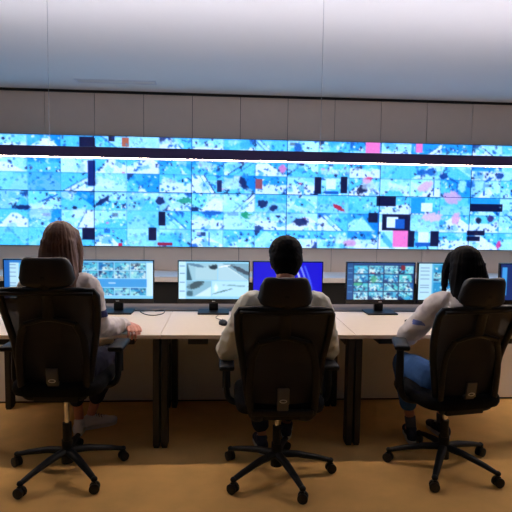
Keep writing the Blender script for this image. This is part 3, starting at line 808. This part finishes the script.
# --- woman at left
o = (-.886, 2.94)
J = dict(head=V(-.905, 2.96, 1.328), head_yaw=rad(-4), head_pitch=rad(-8), neck=V(-.905, 2.91, 1.185), pelvis=V(-.88, 2.925, .655), chest=V(-.90, 2.89, .98), sw=.19, hw=.155, sl=1.0,
    sh_l=V(-1.055, 2.90, 1.085), el_l=V(-1.11, 3.05, .81), wr_l=V(-.98, 3.33, .775), hd_l=V(.15, 1, -.02),
    sh_r=V(-.745, 2.90, 1.085), el_r=V(-.715, 3.06, .825), wr_r=V(-.603, 3.34, .785), hd_r=V(.1, 1, -.03), curl=1.05,
    hip_l=V(-.98, 2.90, .61), kn_l=V(-.97, 3.33, .60), an_l=V(-.965, 3.50, .10),
    hip_r=V(-.79, 2.90, .61), kn_r=V(-.71, 3.30, .60), an_r=V(-.905, 3.58, .10),
    cuff=.70, patch=(V(-.655, 3.0, .925), (.075, .022), M['patch']), cuffr=.05)
P1, off, HR = person('woman in white sweater with long brown hair, seated at left, hand on the desk', o, rad(-4), J, M['skin'], M['sweater'], M['navy'])
shoe(P1, V(-.965, 3.49, .004)-off, rad(5), 0, M['whiteshoe'], M['sole'])
shoe(P1, V(-.905, 3.575, .004)-off, rad(-62), 0, M['whiteshoe'], M['sole'])
H = J['head']-off
bm = bmesh.new()
ell(bm, H+V(0, -.012, .03), (.092, .108, .098)); ell(bm, H+V(0, -.045, -.03), (.098, .082, .12))
torso_prims(bm, [(H+V(0, -.05, .02), .092, .065, V(1, 0, 0)), (H+V(.003, -.065, -.08), .106, .064, V(1, 0, 0)), (H+V(.010, -.105, -.17), .112, .056, V(1, 0, 0)), (H+V(.016, -.155, -.26), .105, .042, V(1, 0, 0)), (H+V(.016, -.185, -.34), .07, .022, V(1, 0, 0))])
for q in (-1, 1): limb(bm, [H+V(q*.068, .03, .06), H+V(q*.09, .02, -.04), H+V(q*.095, -.02, -.16), H+V(q*.088, -.03, -.25)], [.025, .028, .026, .014])
fuse('hair', bm, .006, 14, M['brownhair'], P1, strands(.005, 14, (H.x, H.y)))
# --- man in the middle
o = (.335, 2.86)
J = dict(head=V(.368, 2.97, 1.238), head_yaw=rad(0), head_pitch=rad(-12), neck=V(.36, 2.90, 1.11), pelvis=V(.335, 2.83, .59), chest=V(.35, 2.83, .88), sw=.225, hw=.17, sl=1.22,
    sh_l=V(.165, 2.87, .985), el_l=V(.038, 2.95, .715), wr_l=V(.20, 3.20, .770), hd_l=V(.2, 1, -.05),
    sh_r=V(.54, 2.87, .985), el_r=V(.628, 2.96, .715), wr_r=V(.55, 3.21, .770), hd_r=V(-.2, 1, -.05), curl=.6,
    hip_l=V(.24, 2.86, .56), kn_l=V(.20, 3.28, .56), an_l=V(.265, 3.20, .10),
    hip_r=V(.43, 2.86, .56), kn_r=V(.50, 3.28, .56), an_r=V(.45, 3.40, .10), cuff=.86, cuffr=.055, hs=1.04)
P2, off, HR = person('man in white shirt with short black hair, seated in the middle seen from behind', o, 0, J, M['skin2'], M['shirt'], M['darkjeans'])
shoe(P2, V(.265, 3.19, .004)-off, rad(5), 0, M['navyshoe'], M['sole'])
shoe(P2, V(.45, 3.40, .004)-off, rad(-8), 0, M['navyshoe'], M['sole'])
H = J['head']-off
bm = bmesh.new(); R_ = HR
def he(c, r): ell(bm, H+R_ @ V(*c), r, R_)
he((0, -.012, .052), (.098, .108, .096)); he((0, -.036, .005), (.096, .084, .092)); he((0, -.046, -.05), (.072, .056, .056)); he((0, .07, .085), (.05, .03, .028))
fuse('hair', bm, .005, 3, M['blackhair'], P2, folds(.003, 40))
# --- woman at right
o = (1.347, 2.94)
J = dict(head=V(1.455, 3.00, 1.215), head_yaw=rad(12), head_pitch=rad(-8), neck=V(1.435, 2.95, 1.075), pelvis=V(1.395, 2.91, .575), chest=V(1.41, 2.895, .86), sw=.19, hw=.155, sl=1.08,
    sh_l=V(1.275, 2.93, .985), el_l=V(1.155, 3.10, .765), wr_l=V(1.30, 3.32, .778), hd_l=V(.5, .8, -.04),
    sh_r=V(1.575, 2.93, .985), el_r=V(1.66, 3.08, .78), wr_r=V(1.52, 3.32, .778), hd_r=V(-.2, 1, -.04), curl=.6,
    hip_l=V(1.27, 2.92, .54), kn_l=V(1.205, 3.30, .545), an_l=V(1.285, 3.31, .11),
    hip_r=V(1.45, 2.93, .54), kn_r=V(1.50, 3.36, .54), an_r=V(1.53, 3.38, .10), cuff=.66, cuffr=.056,
    patch=(V(1.185, 2.98, .875), (.042, .016), M['patch2']))
P3, off, HR = person('woman in white sweater and blue jeans with long black hair, seated at right', o, rad(14), J, M['skin'], M['sweater'], M['jeans'])
shoe(P3, V(1.285, 3.30, .004)-off, rad(-12), 0, M['navyshoe'], M['sole'])
shoe(P3, V(1.53, 3.37, .004)-off, rad(8), 0, M['navyshoe'], M['sole'])
for a in ('an_l', 'an_r'):
    bm = bmesh.new(); A_ = J[a]-off; K_ = J['kn_'+a[-1]]-off; limb(bm, [A_+V(0, 0, -.02), A_.lerp(K_, .12)], [.034, .036], k=3); obj('sock', bm, M['greysock'], P3, True)
H = J['head']-off
bm = bmesh.new()
ell(bm, H+V(0, -.012, .03), (.094, .108, .096)); ell(bm, H+V(0, -.045, -.02), (.104, .084, .11))
torso_prims(bm, [(H+V(0, -.05, .02), .095, .065, V(1, 0, 0)), (H+V(0, -.065, -.08), .116, .064, V(1, 0, 0)), (H+V(.0, -.11, -.16), .118, .056, V(1, 0, 0)), (H+V(.0, -.165, -.24), .105, .042, V(1, 0, 0)), (H+V(0, -.20, -.32), .06, .02, V(1, 0, 0))])
for q in (-1, 1): limb(bm, [H+V(q*.068, .03, .06), H+V(q*.1, .03, -.02), H+V(q*.118, .0, -.11), H+V(q*.122, -.01, -.18)], [.024, .024, .020, .008])
fuse('hair', bm, .006, 3, M['blackhair'], P3, strands(.004, 14, (H.x, H.y)))

# ------------------------------------------------------------------ light
w = bpy.data.worlds.new('World'); S.world = w; w.use_nodes = True
w.node_tree.nodes['Background'].inputs[0].default_value = (.5, .55, .7, 1); w.node_tree.nodes['Background'].inputs[1].default_value = .02

# ------------------------------------------------------------------ camera
f, p, r, yaw, h = 515.26, .07684, .01447, .06577, 1.4944
F = V(math.sin(yaw)*math.cos(p), math.cos(yaw)*math.cos(p), -math.sin(p)); Rv = V(math.cos(yaw), -math.sin(yaw), 0); U = Rv.cross(F)
# the camera is rolled by r so that the level world appears turned clockwise
R2 = Rv*math.cos(r)+U*math.sin(r); U2 = -Rv*math.sin(r)+U*math.cos(r)
cam = bpy.data.cameras.new('Camera'); co = bpy.data.objects.new('Camera', cam); COL.objects.link(co)
m = Matrix(((R2.x, U2.x, -F.x, 0), (R2.y, U2.y, -F.y, 0), (R2.z, U2.z, -F.z, h), (0, 0, 0, 1)))
co.matrix_world = m
cam.sensor_width = 36; cam.sensor_fit = 'HORIZONTAL'; cam.lens = f/512*36; cam.clip_start = .05
S.camera = co
S.view_settings.view_transform = 'Standard'; S.view_settings.look = 'None'; S.view_settings.gamma = 1
S.view_settings.use_curve_mapping = False; S.view_settings.exposure = 0
